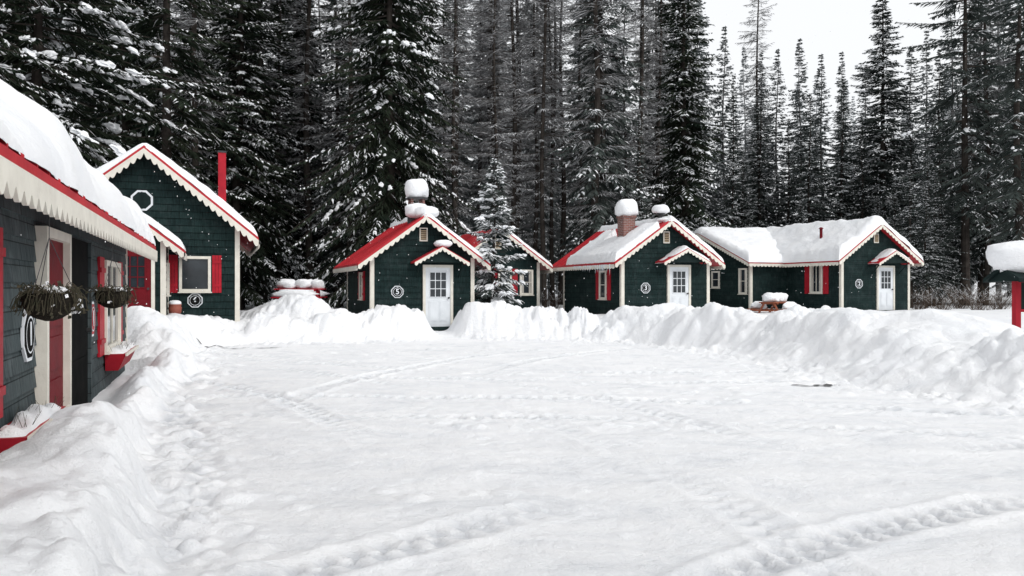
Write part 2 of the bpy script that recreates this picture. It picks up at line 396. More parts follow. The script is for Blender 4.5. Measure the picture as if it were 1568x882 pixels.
def numsign(parent,F,a,z,r,txt,mat='black',rotz=0,rim='door'):
    mb=MB();octo(F,mb,a,z,r,.02,.044,rim);octo(F,mb,a,z,r*.86,.03,.050,mat)
    k=24;vs=[]
    for i in range(k):
        t=2*math.pi*i/k
        for q in (.60,.66): vs.append(mb.fp(F,a+r*q*math.cos(t),z+r*q*math.sin(t),.053))
    mb.add(vs,[(2*i,2*i+1,(2*i+3)%(2*k),(2*i+2)%(2*k)) for i in range(k)],'door')
    mb.obj('number_sign',parent)
    c=bpy.data.curves.new('number','FONT');c.body=txt;c.size=r*1.15;c.extrude=.003;c.offset=.006;c.align_x='CENTER';c.align_y='CENTER';c.materials.append(M['door'])
    o=bpy.data.objects.new('sign_number',c);o.location=mb.fp(F,a,z,.056);o.rotation_euler=(math.pi/2,0,rotz);link(o,parent)
def vent(parent,F,a,z,w,h):
    mb=MB();mb.wbox(F,a-w/2,a+w/2,z-h/2,z+h/2,.01,.05,'white');mb.wbox(F,a-w/2+.04,a+w/2-.04,z-h/2+.04,z+h/2-.04,.02,.055,'black')
    for i in range(5):
        zz=z-h/2+.06+(h-.12)*i/5;mb.wbox(F,a-w/2+.04,a+w/2-.04,zz,zz+.04,.05,.068,'tan')
    mb.obj('gable_vent',parent)

# ---------------------------------------------------------------- building 1 (left, near)
d0=3.0
O1=(-1.77-.3705*d0-7*CU, d0-7*SU)
B=empty('motel_building',(O1[0],O1[1],0),TH)
L1=(15.3-d0)/CU;E1,R1=2.67,2.67+2.45
FR=walls(B,7,L1,.05,E1,R1,'green1',corner=True)
roof(B,7,L1,E1,R1,.5,.5,.6,trimh=.24,th=.11)
def tk1(Q,Y,X): return .35+.0*X-.26*np.clip((3.6-Y)/2.2,0,1)*(X>6.6)+.05*np.sin(Y*1.7)+.04*np.sin(Y*4.1+1)
roof_snow(B,7,L1,E1,R1,.5,.5,.6,tk1,seed=3,ny=260,nq=150,ov=0,th=.11,lumpy=.3)
F=FR['right'][0]
sa=lambda d:(d-d0)/CU
window(B,F,sa(5.2),1.5,.6,2.05,.45,(1,1))
numsign(B,F,sa(7.3),1.17,.26,'1','black',math.pi/2)
mb=MB();a0,a1=sa(7.75),sa(8.85)
mb.wbox(F,a0,a1,.06,2.1,.035,.05,'dkred')
mb.wbox(F,a0+.15,a1-.15,1.2,1.95,.05,.066,'dkred')
for zz in (.3,.75): mb.wbox(F,a0+.15,a1-.15,zz,zz+.34,.05,.066,'dkred')
mb.wbox(F,a0-.1,a0,.05,2.2,.01,.12,'white');mb.wbox(F,a1,a1+.1,.05,2.2,.01,.12,'white');mb.wbox(F,a0,a1,2.1,2.2,.01,.118,'white')
mb.obj('red_door',B)
mb=MB();b0,b1=sa(9.0),sa(10.55)
mb.wbox(F,b0,b1,-.05,2.2,.032,.048,'black')
for i in range(3): mb.wbox(F,b0+.12,b1-.15,.25+i*.62,.72+i*.62,.05,.058,'black')
mb.wbox(F,b1,b1+.07,.05,2.2,.01,.09,'green1')
mb.cyl(mb.fp(F,b1-.15,1.05,.05),mb.fp(F,b1-.15,1.05,.12),.03,.03,'metal')
mb.wbox(F,a0-.1,b1+.1,-.2,.02,.03,.22,'asph')
mb.obj('dark_storm_door',B)
numsign(B,F,sa(11.0),1.17,.26,'1','red',math.pi/2)
window(B,F,sa(13.0),1.9,.62,2.03,.5,(1,0),curt=True)
for (c,wd,z) in ((sa(6.65),1.7,.22),(sa(13.1),1.9,.32)):
    mb=MB();c0,c1=c-wd/2,c+wd/2
    P=[mb.fp(F,c0+.08,z,.04),mb.fp(F,c1-.08,z,.04),mb.fp(F,c1-.08,z,.22),mb.fp(F,c0+.08,z,.22),mb.fp(F,c0,z+.26,.04),mb.fp(F,c1,z+.26,.04),mb.fp(F,c1,z+.26,.34),mb.fp(F,c0,z+.26,.34)]
    mb.add(P,[(0,3,2,1),(4,5,6,7),(0,1,5,4),(1,2,6,5),(2,3,7,6),(3,0,4,7)],'red')
    mb.wbox(F,c0-.02,c1+.02,z+.225,z+.27,.33,.355,'white')
    mb.obj('window_box',B)
    mb=MB();
    vs=[];n1,n2=30,8
    for i in range(n1+1):
        for j in range(n2+1):
            a=c0+.02+(wd-.04)*i/n1;n=.05+.27*j/n2
            e=min(1,min(i,n1-i)/3,min(j,n2-j)/2.5);vs.append(mb.fp(F,a,z+.22+.10*math.sqrt(max(0,1-(1-e)**2))*(1+.25*math.sin(a*5)+.2*math.sin(a*13+j)),n))
    mb.add(vs,[(i*(n2+1)+j,i*(n2+1)+j+1,(i+1)*(n2+1)+j+1,(i+1)*(n2+1)+j) for i in range(n1) for j in range(n2)],'snow')
    rd=random.Random(2)
    for i in range(22):
        a=rd.uniform(c0+.1,c1-.1);n=rd.uniform(.08,.28);p=mb.fp(F,a,z+.24,n);q=mb.fp(F,a+rd.uniform(-.1,.1),z+.34+rd.uniform(0,.08),n+rd.uniform(-.08,.1));mb.cyl(p,q,.003,.0015,'dead',4)
    mb.obj('window_box_snow',B,True)

def basket(px_d,r=.2):
    d=px_d;x=-1.27-.3705*d;zr=1.56
    e=empty('hanging_basket',(x,d,zr));mb=MB();k=20
    rows=[(1,0),(1.03,-.03),(.97,-.09),(.8,-.15),(.5,-.19),(.15,-.21)]
    vs=[(r*q*math.cos(2*math.pi*i/k),r*q*math.sin(2*math.pi*i/k),z*1.0) for q,z in rows for i in range(k)]
    A=np.array(vs);A[:,:2]*=(1+.1*fbm(A[:,0]*12,A[:,1]*12,A[:,2]*12,5,2))[:,None]
    mb.add(A.tolist(),[(j*k+i,j*k+(i+1)%k,(j+1)*k+(i+1)%k,(j+1)*k+i) for j in range(len(rows)-1) for i in range(k)]+[tuple(range(k))],'coir')
    mb.obj('coir_bowl',e,True)
    mb=MB();lump(mb,(0.07,-.02,-.01),.08,.07,.06,seed=4,amp=.5);lump(mb,(-.07,.05,-.01),.05,.05,.045,seed=6,amp=.5);mb.obj('basket_snow',e,True)
    mb=MB()
    for i in range(3):
        t=2*math.pi*i/3+.4;mb.cyl((r*math.cos(t),r*math.sin(t),0),(0,0,.42),.003,.003,'metal',5)
    mb.cyl((0,0,.42),(0,0,.66),.003,.003,'metal',5);mb.obj('basket_chains',e)
    mb=MB();rnd=random.Random(int(d*10))
    for i in range(420):
        t=rnd.uniform(0,6.283);rr=rnd.uniform(.0,.98)*r;p=Vector((rr*math.cos(t),rr*math.sin(t),-.02))
        out=rnd.random()
        for s in range(4):
            q=p+Vector((math.cos(t)*rnd.uniform(0,.032)+rnd.uniform(-.02,.02),math.sin(t)*rnd.uniform(0,.032)+rnd.uniform(-.02,.02),rnd.uniform(.0,.050)-(.034*s if out>.4 else .010*s)))
            mb.cyl(p,q,.0035,.0025,'dead',4);p=q
        if i%3==0:
            u=Vector((rnd.uniform(-1,1),rnd.uniform(-1,1),rnd.uniform(-1,1))).normalized()*.02;v=u.orthogonal()*.6
            mb.add([p-u,p+v,p+u,p-v],[(0,1,2,3)],'dead' if i%9 else 'snow')
    mb.obj('dead_plants',e)
basket(6.03,.175);basket(9.7,.19)

# ---------------------------------------------------------------- cabin 6
w=5.02;O=(-8.07-CU*w,23.5-SU*w)
B=empty('green_cabin',(O[0],O[1],0),TH);E,R=3.42,5.48
FR=walls(B,w,6.5,.4,E,R,'green');roof(B,w,6.5,E,R,.55,.4,.4,trimh=.24)
roof_snow(B,w,6.5,E,R,.55,.4,.4,lambda Q,Y,X:.21+.05*np.sin(X*2+Y)+0*X,seed=5,rr=.22,ov=-.02)
F=FR['front'][0]
window(B,F,3.83,.86,1.49,2.52,.26,(0,0))
numsign(B,F,3.83,1.24,.22,'6')
mb=MB();octo(F,mb,2.43,4.08,.31,.02,.06,'door');octo(F,mb,2.43,4.08,.25,.03,.067,'greenflat')
mb.wbox(F,2.41,2.45,3.84,4.32,.067,.075,'greenflat');mb.obj('octagon_window',B)
V=empty('entry_porch',(2.34-.75,-1.3,0),0,B)
FR2=walls(V,1.5,1.28,.4,2.92,3.5,'green');roof(V,1.5,1.2,2.92,3.5,.5,.3,0,trimh=.2)
roof_snow(V,1.5,1.2,2.92,3.5,.5,.3,0,lambda Q,Y,X:.17+0*X,seed=6,nq=40,ny=30,rr=.17,ov=-.01)
door(V,FR2['front'][0],.75,.85,.6,2.02,'dkred')
window(V,FR2['right'][0],.65,.5,1.4,2.3,0,(0,1))
mb=MB();mb.box(4.46,4.70,2.7,2.94,3.5,6.02,'red');mb.box(4.43,4.73,2.67,2.97,3.72,3.85,'metal');mb.box(4.44,4.72,2.68,2.96,6.0,6.06,'metal')
o=mb.obj('red_flue',B)

# ---------------------------------------------------------------- cabin 5
w=3.56
B=empty('green_cabin',(-4.69,26.5,0),TH);E,R=2.68,3.98
FR=walls(B,w,5,.25,E,R,'green');roof(B,w,5,E,R,.5,.4,.4,trimh=.18)
roof_snow(B,w,5,E,R,.5,.4,.4,lambda Q,Y,X:np.where(Q>-.02,.16+.03*np.sin(Y*3),-.12),seed=8,rr=.18)
F=FR['front'][0]
door(B,F,2.28,.88,.28);canopy(B,F,2.28,.95,2.42,2.95,.65,.0)
mb=MB();lump(mb,(2.38,-.36,2.97),.3,.26,.26,seed=2,amp=.2);mb.obj('canopy_snow_lump',B,True)
vent(B,F,1.78,3.42,.28,.46);numsign(B,F,.88,1.47,.22,'5')
window(B,FR['left'][0],1.66,.6,1.2,2.15,.3,(0,1))
mb=MB();cx,cy=1.72,.75
mb.box(cx-.26,cx+.26,cy-.26,cy+.26,3.6,4.4,'metal')
for sx in (-1,1):
    for sy in (-1,1): mb.box(cx+sx*.2-.04,cx+sx*.2+.04,cy+sy*.2-.04,cy+sy*.2+.04,4.4,4.68,'brick')
mb.box(cx-.33,cx+.33,cy-.33,cy+.33,4.68,4.74,'metal');mb.obj('chimney',B)
mb=MB();lump(mb,(cx,cy,4.72),.40,.40,.66,seed=3,sq=.55,amp=.22);lump(mb,(cx+.2,.05,4.0),.42,.36,.40,seed=9,amp=.2);lump(mb,(cx-.05,.35,4.0),.46,.36,.50,seed=19,amp=.2);mb.obj('chimney_snow',B,True)
# ---------------------------------------------------------------- cabin 4
w=3.8
B=empty('green_cabin',(-2.39,33.7,0),TH);E,R=2.75,4.12
FR=walls(B,w,5,.35,E,R,'green');roof(B,w,5,E,R,.5,.4,.4,trimh=.18)
roof_snow(B,w,5,E,R,.5,.4,.4,lambda Q,Y,X:np.where(Q>.02,.14,-.12),seed=18,rr=.15)
F=FR['front'][0];window(B,F,3.2,.62,1.3,2.4,.0,(0,1),curt=True);window(B,F,2.2,.62,1.3,2.4,.25,(0,1));vent(B,F,1.9,3.5,.28,.46)
# ---------------------------------------------------------------- cabin 3
w=3.9
B=empty('green_cabin',(4.2,30.5,0),TH);E,R=2.82,4.17
FR=walls(B,w,5.4,.35,E,R,'green');roof(B,w,5.4,E,R,.5,.4,.4,trimh=.18)
def tk3(Q,Y,X):
    n=fbm(X*1.3,Y*.8,None,77,3)
    left=np.where(((-Q>.50+.3*n)&(Y<4.2+.8*n))|((Y<1.0+.7*n)&(Q<-.2))|((np.abs(Y-3.2)<.7)&(-Q>.32+.2*n)),.24,-.12)
    return np.where(Q>0,.20,np.where(Q>-.06,.06,left))
roof_snow(B,w,5.4,E,R,.5,.4,.4,tk3,seed=11,rr=.18,ny=120,nq=120)
F=FR['front'][0]
door(B,F,2.5,.88,.4);canopy(B,F,2.5,1.05,2.55,3.08,.7,.09,snow_side=1)
vent(B,F,1.95,3.58,.28,.46);numsign(B,F,1.02,1.6,.22,'3')
window(B,FR['left'][0],1.48,.62,1.15,2.3,.3,(0,1))
mb=MB();cx,cy=.9,1.29
mb.box(cx-.26,cx+.26,cy-.26,cy+.26,3.2,4.42,'brick');mb.box(cx-.3,cx+.3,cy-.3,cy+.3,4.42,4.5,'brick');mb.obj('chimney',B)
mb=MB();lump(mb,(cx,cy,4.47),.46,.44,.7,seed=13,sq=.6,amp=.22);mb.obj('chimney_snow',B,True)
mb=MB();mb.cyl((1.95,.4,4.1),(1.95,.4,4.5),.09,.09,'metal',14);mb.cyl((1.95,.4,4.5),(1.95,.4,4.56),.2,.16,'metal',14);mb.obj('stove_pipe',B)
mb=MB();lump(mb,(1.95,.4,4.54),.35,.33,.36,seed=14,amp=.2);lump(mb,(1.95,.1,4.2),.3,.3,.16,seed=15);mb.obj('stove_pipe_snow',B,True)
mb=MB();rnd=random.Random(4);zE=E-(R-E)/(w/2)*.5
for i in range(46):
    y=rnd.uniform(-.2,3.2);l=rnd.uniform(.08,.34)*(1.2-.25*y if y<3 else .5);mb.cyl((-.53,y,zE+.03),(-.53+rnd.uniform(-.02,.02),y,zE-.0-max(.1,l)),.018,.002,'ice',6)
mb.obj('icicles',B)
# ---------------------------------------------------------------- cabin 2 with cross wing
w=4.1
B=empty('green_cabin',(15.3,37,0),TH);E,R=3.12,4.55
FR=walls(B,w,7.5,.5,E,R,'green');roof(B,w,7.5,E,R,.5,.4,.0,trimh=.18)
roof_snow(B,w,8,E,R,.5,.4,.0,lambda Q,Y,X:.38+0*X,seed=21,rr=.34,ov=.03)
F=FR['front'][0]
door(B,F,2.6,.9,.55);canopy(B,F,2.6,1.05,2.72,3.3,.7,.08,snow_side=1)
vent(B,F,2.05,3.95,.28,.44);numsign(B,F,1.01,1.8,.23,'2')
window(B,FR['left'][0],1.6,.85,1.35,2.75,.35,(1,0),curt=True)
WG=empty('cross_wing',(-2.2,12.0,0),-math.pi/2,B)
FR=walls(WG,8.2,6.3,.5,2.95,4.55,'green');roof(WG,8.2,6.3,2.95,4.55,.4,.4,.3,trimh=.18)
roof_snow(WG,8.2,6.3,2.95,4.55,.4,.4,.3,lambda Q,Y,X:.36+0*X,seed=25,rr=.34,nq=120,ov=.03)
window(WG,FR['front'][0],8.2-.55,.65,1.3,2.6,0,(0,1),curt=True);window(WG,FR['front'][0],8.2-2.9,.7,1.6,2.5,0,(0,1))
mb=MB();mb.cyl((.6,2.0,3.4),(.6,2.0,4.5),.07,.07,'dkred',12);mb.cyl((.6,2.0,4.5),(.6,2.0,4.58),.12,.05,'dkred',12);mb.obj('vent_pipe',B)

# ---------------------------------------------------------------- kiosk (right)
K=empty('sign_kiosk',(11.35,17,0),math.radians(5));mb=MB()
for x in (-.62,.62): mb.box(x-.06,x+.06,-.06,.06,.2,1.95,'red')
mb.box(-.56,.56,-.04,.04,1.15,1.72,'greenflat');mb.box(-.6,.6,-.055,.055,1.72,1.78,'red');mb.box(-.6,.6,-.055,.055,1.09,1.15,'red')
F=((0,0),(0,1),(1,0))
mb.poly(F,[(-.55,1.72),(0,2.0),(.55,1.72),(.55,1.8),(0,2.08),(-.55,1.8)],-.98,.98,'greenflat')
mb.poly(F,[(-.5,1.74),(.5,1.74),(0,1.99)],-.9,.9,'greenflat');mb.obj('kiosk_frame',K)
mb=MB();lump(mb,(0,0,1.84),1.14,.66,.8,seed=31,sq=.65,amp=.22,nu=40,nv=20);mb.obj('kiosk_snow',K,True)

# ---------------------------------------------------------------- terrain
LOT=[(-.6,0),(-1.3,2),(-2.1,4.4),(-2.75,6.1),(-3.4,7.6),(-4.3,9.8),(-5.4,13.1),(-7.0,17.9),(-8.3,21.2),(-7.6,22.4),(-4.6,23.1),(-2.9,24.2),(-1.8,25.4),(-.2,24.9),(2,24.4),(4,22.6),(5.0,19),(5.4,16.4),(5.7,13),(6.5,10.8),(8.6,8.6),(13,6.2),(30,2),(60,-10),(40,-60),(-40,-60),(-9,-10)]
def sdist(x,y):
    d=np.full(x.shape,1e9);ins=np.zeros(x.shape,bool);n=len(LOT)
    for i in range(n):
        ax,ay=LOT[i];bx,by=LOT[(i+1)%n];ex,ey=bx-ax,by-ay
        t=np.clip(((x-ax)*ex+(y-ay)*ey)/(ex*ex+ey*ey),0,1)
        d=np.minimum(d,np.hypot(x-ax-t*ex,y-ay-t*ey))
        if by!=ay:
            c=((ay>y)!=(by>y))&(x<(bx-ax)*(y-ay)/(by-ay)+ax);ins^=c
    return np.where(ins,-d,d)
def segd(x,y,a,b):
    ex,ey=b[0]-a[0],b[1]-a[1];t=np.clip(((x-a[0])*ex+(y-a[1])*ey)/(ex*ex+ey*ey),0,1)
    return np.hypot(x-a[0]-t*ex,y-a[1]-t*ey)
def ss(v): v=np.clip(v,0,1);return v*v*(3-2*v)
MOUNDS=[(-7.0,25.5,1.6,.9,.80),(-4.9,24.7,.7,.7,.16),(-3.6,24.9,.7,.6,.44),(-.7,26.0,.9,.6,.26),(.9,25.9,.6,.5,.2),(2.1,25.4,.6,.5,.26),(4.9,24.4,1.2,1.0,.42),(3.4,25.2,.6,.6,.24),(6.6,22.5,1.0,1.0,.30),(7.2,18.6,1.3,1.3,.36),(7.9,15.0,1.4,1.2,.38),(10.0,12.6,1.7,1.1,.40),(9,24,2,1.5,.2),(13,10.5,2,1.3,.35),
  (-5.9,11.8,.6,.9,.30),(-6.7,14.2,.5,.8,.15),(-7.9,17.4,.7,1.1,.22),(-3.2,5.6,.7,1.3,.26),(-3.9,7.2,.6,.7,.18)]
def height(x,y):
    wx=x+.34*fbm(x*.9,y*.9,None,5,3)+.10*fbm(x*3.5,y*3.5,None,7,2);wy=y+.34*fbm(x*.9,y*.9,None,6,3)+.08*fbm(x*3.5,y*3.5,None,8,2)
    sd=sdist(wx,wy)
    left=ss((-(x)-.12*y+.3)/2.0)*ss((18.5-y)/3.5)
    right=ss((x-3.5)/2.0)*ss((22.5-y)/4.5)
    wall=(x+1.77+.3705*y)*CU
    n1=ss(.5+.75*fbm(x*.55,y*.55,None,41,2))
    pl=.52*(1-left)+.16*left+.06*right;rg=(.08+.60*n1)*(1-left)*(1-.35*right)+(.16+.14*n1)*left
    rc=1.15*(1-left)+.55*left+.6*right;rw=.85*(1-left)+.5*left+.6*right
    wd=.80*(1-left)+.38*left+.85*right
    S=ss(sd/wd+.08)
    H=S*(pl+rg*np.exp(-((sd-rc)/rw)**2))
    for (mx,my,sx,sy,a) in MOUNDS: H=H+S*a*np.exp(-((x-mx)/sx)**2-((y-my)/sy)**2)
    near=np.exp(-np.clip(sd-.8,0,99)/1.8);rough=near*(1-.55*left)*(.35+.75*ss(.5+1.5*fbm(x*.5,y*.5,None,51,2)))
    H=H+S*(.12*fbm(x*.7,y*.7,None,11,3)*(1-.5*left)+.08*fbm(x*1.8,y*1.8,None,13,3)*near)
    H=H+S*rough*(.38*clods(x*1.05,y*1.05,61,.6)+.24*clods(x*2.3,y*2.3,62,.6)+.12*clods(x*5,y*5,63,.6)+.04*clods(x*12,y*12,64,.6))-S*rough*.22
    cr=np.clip(1-np.abs(vn(wx*1.5,wy*1.5,None,71))*4.5,0,1)+.5*np.clip(1-np.abs(vn(wx*3.4,wy*3.4,None,72))*4,0,1)
    H=H-S*rough*.13*cr
    toe=np.exp(-((sd+.12)/.5)**2);H=H+toe*(.08*clods(x*4.5,y*4.5,65,.35)+.045*clods(x*10,y*10,66,.45))
    H=H*(1-left*(1-(.12+.88*ss((wall-.15)/.75)))*ss((y-7.4)/.8)*(y<15))
    H=H*(1-.85*np.exp(-(segd(x,y,(-2.0,24.5),(-2.6,27.6))/.60)**4))
    H=H*(1-.6*np.exp(-(segd(x,y,(-4.9,8.5),(-5.3,9.9))/.55)**4))
    lot=1-S
    ang=math.radians(-50);u=x*math.cos(ang)+y*math.sin(ang);v=-x*math.sin(ang)+y*math.cos(ang)
    H=H+lot*(.030*fbm(u*.35,v*.6,None,23,4)+.018*fbm(u*1.8,v*2.6,None,24,4)+.016*np.clip(fbm(x*6,y*6,None,25,3),0,1))
    H=H+lot*.030*clods(x*6,y*6,67,.07)*(vn(x*.4,y*.4,None,68)>.0)
    trk=np.zeros_like(x)
    for (cx,cy,r,am) in ((-15.5,2.3,15.2,2.0),(-15.5,2.3,13.6,1.8),(-15.5,2.3,17.4,1.2),(-15.5,2.3,19.0,1.2),(14,10,15.5,1.2),(14,10,17.2,1.2),(-3,-14,24,1.3),(-3,-14,25.7,1.3),(20,-10,19.5,1.5),(20,-10,21.2,1.5),(3,30,15,1.2),(3,30,16.6,1.2),(9,-6,13,1.4),(9,-6,14.6,1.4)):
        q=np.hypot(x-cx,y-cy)-r;q=q+.12*fbm(x*.3,y*.3,None,29,2)
        th=np.arctan2(y-cy,x-cx)*r
        msk=np.clip(.60+1.0*vn(x*.4+r,y*.4,None,33),0,1)
        k=am*np.exp(-(q/.15)**4)*lot*msk
        tr=np.sin(th*2*np.pi/.20+np.sign(q)*1.5);tr=np.clip(tr*3,-1,1)
        H=H-k*(.014+.011*tr)+min(am,1.2)*.016*np.exp(-((np.abs(q)-.23)/.055)**2)*lot*msk
        trk=np.maximum(trk,k*(.28+.24*tr))
    far=ss((np.hypot(x,y)-60)/60);H=H+far*1.0
    return H,np.clip(lot,0,1),np.clip(trk,0,.8)
def axis(parts):
    out=[]
    for a,b,n in parts: out+=list(np.linspace(a,b,n,endpoint=False))
    return np.array(out+[parts[-1][1]])
xs=axis([(-420,-60,12),(-60,-16,30),(-16,-9,80),(-9,-3,160),(-3,4,240),(4,9,120),(9,16,100),(16,40,90),(40,420,20)])
yn=[2.2]
while yn[-1]<38: yn.append(yn[-1]+max(.024,.0044*yn[-1]))
ys=np.concatenate([[-120,-60,-30,-15,-8,-4,-2,0,1,1.6],yn,np.linspace(38.5,120,90),np.linspace(135,700,14)])
X,Y=np.meshgrid(xs,ys);Z,lot,trk=height(X,Y)
V=np.stack([X,Y,Z],-1).reshape(-1,3);i=np.arange(X.size).reshape(X.shape)
quads=np.stack([i[:-1,:-1],i[:-1,1:],i[1:,1:],i[1:,:-1]],-1).reshape(-1,4)
me=bigmesh('snow_ground',V,quads,np.zeros(len(quads)),np.zeros((0,3)),np.zeros(0),[M['ground']],True)
at=me.attributes.new('lot','FLOAT','POINT');at.data.foreach_set('value',lot.ravel().astype(np.float32))
at=me.attributes.new('track','FLOAT','POINT');at.data.foreach_set('value',trk.ravel().astype(np.float32))
link(bpy.data.objects.new('snow_ground',me))
def gz(x,y):
    h=height(np.array([float(x)]),np.array([float(y)]))[0];return float(h[0])

# ---------------------------------------------------------------- small objects
def picnic(x,y,z,rot,wood,snow=.2):
    e=empty('picnic_table',(x,y,z),rot);mb=MB()
    for i in range(5): mb.box(-.85,.85,-.36+i*.145,-.23+i*.145,.72,.76,wood)
    for s in (-1,1):
        for i in range(2): mb.box(-.85,.85,s*.72-.13+i*.135,s*.72-.01+i*.135,.43,.47,wood)
        for t in (-1,1): mb.cyl((s*.62,t*.62,-.05),(s*.62,t*.2,.72),.045,.045,wood,6)
        mb.box(s*.62-.03,s*.62+.03,-.8,.8,.36,.43,wood);mb.box(s*.55-.03,s*.55+.03,-.36,.36,.66,.72,wood)
    mb.obj('table_frame',e)
    mb=MB()
    for (cx,r) in ((-.45,.38),(.15,.33),(.6,.25)): lump(mb,(cx,0,.73),r,.34,snow*1.2,seed=int(cx*10)+9,amp=.35)
    for s in (-1,1): lump(mb,(s*.1,s*.72,.42),.75,.2,snow*1.0,seed=5,amp=.4)
    mb.obj('table_snow',e,True)
picnic(11.2,34.0,gz(11.2,34)-.30,.9,'wood',.34)
picnic(-7.55,28.4,.82,.1,'red',.30)
def pot(x,y,z,s=1):
    e=empty('flower_pot',(x,y,z));mb=MB();k=18;rows=[(.12,0),(.2,.12),(.22,.28),(.19,.34),(.22,.38),(.2,.4),(.17,.38)]
    vs=[(s*q*math.cos(2*math.pi*i/k),s*q*math.sin(2*math.pi*i/k),s*h) for q,h in rows for i in range(k)]
    mb.add(vs,[(j*k+i,j*k+(i+1)%k,(j+1)*k+(i+1)%k,(j+1)*k+i) for j in range(len(rows)-1) for i in range(k)],'terra');mb.obj('clay_pot',e,True)
    mb=MB();lump(mb,(0,0,.34*s),.2*s,.2*s,.2*s,seed=2);mb.obj('pot_snow',e,True)
pot(-1.45,26.7,.42,.95);pot(-9.35,22.1,gz(-9.35,22.1)-.05,.8)
e=empty('number_stake',(1.4,28,gz(1.4,28)));mb=MB();mb.box(-.02,.02,-.02,.02,-.3,.2,'wood');mb.box(-.09,.09,-.035,-.022,.02,.2,'black');mb.obj('stake',e)
rnd=random.Random(3)
for (x,y,l,wd) in ((4.95,12.95,.42,.05),(-7.7,21.0,.7,.05),(-6.6,21.2,.5,.04)):
    mb=MB();n=14;vs=[]
    for j in range(n+1):
        t=j/n;ww=wd*math.sin(math.pi*t)**.5*(.6+.8*rnd.random());xx=x-l+2*l*t
        for s in (-1,1):
            yy=y+s*ww+.04*math.sin(j);vs.append((xx,yy,gz(xx,yy)+.018))
    mb.add(vs,[(2*j,2*j+2,2*j+3,2*j+1) for j in range(n)],'asph');mb.obj('bare_asphalt_patch')

